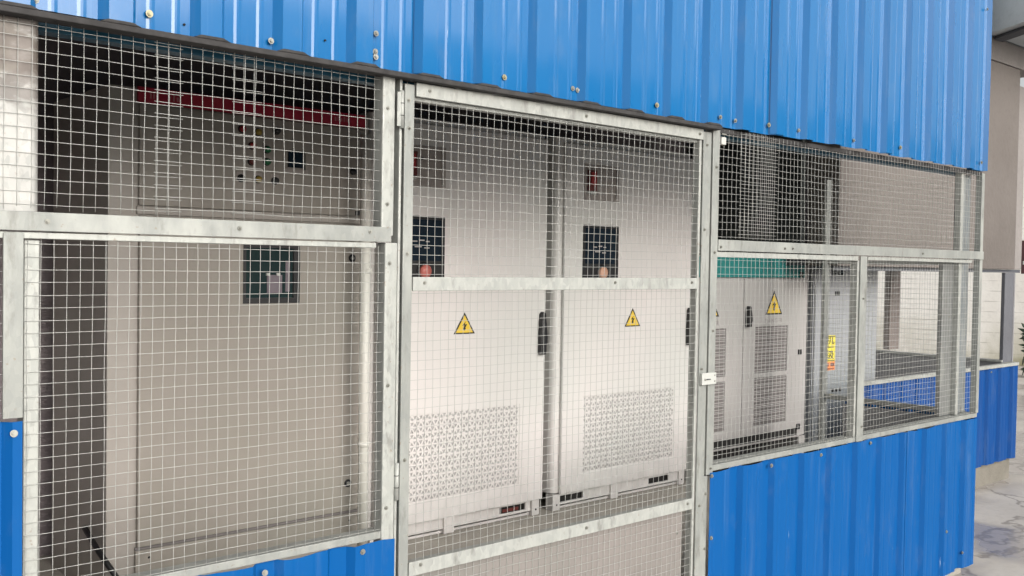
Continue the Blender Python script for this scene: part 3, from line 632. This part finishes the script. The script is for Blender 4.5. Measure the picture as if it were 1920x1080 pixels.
# ------------------------------------------------------------------ set back bay, column, canopy and yard beyond
t = thing('concrete_fascia', 'beige rendered fascia beyond the blue wall corner, darkened for canopy shade', 'wall', (7.2, 1.0, 1.72))
mb = MB(); mb.box(5.80, 8.52, .93, 1.16, 1.722, 3.34, FASCIA); mb.build('panel', t, .006)
mb = MB(); mb.box(8.524, 8.70, .95, 1.16, 1.722, 3.22, FASCIA_L); o = mb.build('panel', t, .006); o['label'] = 'paler strip at the right end'
mb = MB(); mb.box(5.80, 8.9, .925, 1.17, 3.345, 3.518, FASCIA_L); mb.build('ledge', t, .004)
mb = MB(); mb.box(5.80, 8.9, .95, 1.17, 3.522, 5.2, SOFFIT); mb.build('upper_panel', t)
mb = MB(); mb.box(5.80, 8.7, .96, 1.10, 1.695, 1.72, BEAM); mb.build('bottom_edge', t)
t = thing('canopy', 'grey concrete canopy jutting out above the far right corner', 'roof', (9, .5, 3.5))
A_, B_ = (7.86, .912), (7.48, .30)
mb = MB(); mb.vprism([B_, (15, .30), (15, .912), A_], 3.52, 5.2, SOFFIT); mb.build('slab', t, .02)
mb = MB(); mb.vprism([(A_[0] + .10, .91), (B_[0] + .10, .33), (B_[0] + .24, .33), (A_[0] + .24, .91)], 3.495, 3.517, BEAM); mb.build('drip_edge', t, .01)
mb = MB(); mb.box(8.405, 8.575, .957, .987, .963, 1.694, COLUMN); mb.box(8.577, 8.60, .954, .99, .963, 1.694, m_conc('grey_edge', (.24, .24, .25), (.2, .2, .2), 2).m); tag(mb.build('column', bevel=.004), 'dark grey column standing at the far blue corner', 'column')
mb = MB(); mb.box(8.34, 8.52, 1.90, 1.96, 1.002, 3.3, COLB); tag(mb.build('column', bevel=.006), 'brown column at the rear of the set back bay, seen through mesh', 'column')
mb = MB(); mb.box(5.8, 8.5, 1.165, 2.24, 1.722, 1.80, BEAM); tag(mb.build('ceiling_slab'), 'dark ceiling slab just above the set back bay opening', 'ceiling')

d = Vector((-.37, .93, 0)).normalized(); n = Vector((.93, .37, 0)); c = Vector((19.0, 5.4, 0)) + d * 4
mb = MB(); mb.obox(c + Vector((0, 0, 2.1)), d * 14, n * .12, (0, 0, 2.1), FARWALL); o = mb.build('block_wall'); tag(o, 'white block wall, mossy at its foot, far behind everything', 'wall')
def leafy(x, y, h, wd, n_, label):
    mb = MB(); mb.tube([(x, y, 0), (x + .03, y, h * .6)], .03, COLB, 6)
    for i in range(n_):
        a = random.uniform(0, 6.28); r = wd * math.sqrt(random.random()); z = h * (.1 + .9 * random.random())
        p = Vector((x + r * math.cos(a), y + r * math.sin(a), z)); u = Vector((random.gauss(0, 1), random.gauss(0, 1), random.gauss(0, .6))).normalized() * .10; v = u.orthogonal().normalized() * .035
        mb.add([p - u, p + v, p + u, p - v], [(0, 1, 2, 3)], LEAF)
    tag(mb.build('bush'), label, 'bush')
leafy(17.1, 3.98, .85, .2, 200, 'low dark green bush at the right edge by the white wall')
t = thing('sign_board', 'dark maroon board with a white character, cut off by the right edge', 'sign', (12.1, 1.9, 0))
ud = Vector((.39, -.92, 0)); nd = Vector((.92, .39, 0)); c0 = Vector((11.995, 2.245, 0))
mb = MB(); mb.obox(c0 + ud * .5 + Vector((0, 0, 1.87)), ud * .5, nd * .02, (0, 0, .19), SIGNRED); b_ = mb.build('board', t, .004)
mb = MB(); p = c0 - nd * .024
for q, az, hz in [(.075, (.045, .055), .016), (.075, (.06, 0), .02), (.11, (.03, -.05), .014)]:
    mb.obox(p + ud * q + Vector((0, 0, 1.86 + (.03 if hz == .016 else -.055 if hz == .02 else .05))), ud * az[0] + Vector((0, 0, az[1])), nd * .004, Vector((0, 0, hz)), LATCH)
mb.build('lettering', b_)
for q in (.30, .92):
    mb = MB(); mb.tube([c0 + ud * q + nd * .05, c0 + ud * q + nd * .05 + Vector((0, 0, 2.0))], .03, COLUMN, 8); mb.build('post', t)

# ------------------------------------------------------------------ a long building added across the yard, out of view, for the glossy blue sheets to mirror
t = thing('unseen_building', 'long grey building added across the yard, out of view, for the glossy blue sheets to mirror', 'building', (38, -27, 0))
mb = MB(); mb.box(12.5, 62, -30, -24, 0, 8.6, m_conc('unseen_building_render', (.17, .165, .155), (.12, .115, .11), .4).m); mb.build('wall', t)
mb = MB(); mb.box(12.3, 62.2, -30.3, -23.7, 8.604, 8.9, BEAM); mb.build('roof', t)
for k in range(9):
    x = 15 + 5.2 * k
    for z in (1.6, 5.0):
        mb = MB(); mb.box(x, x + 2.4, -24.02, -23.96, z, z + 1.7, SCREEN); mb.build('window', t)
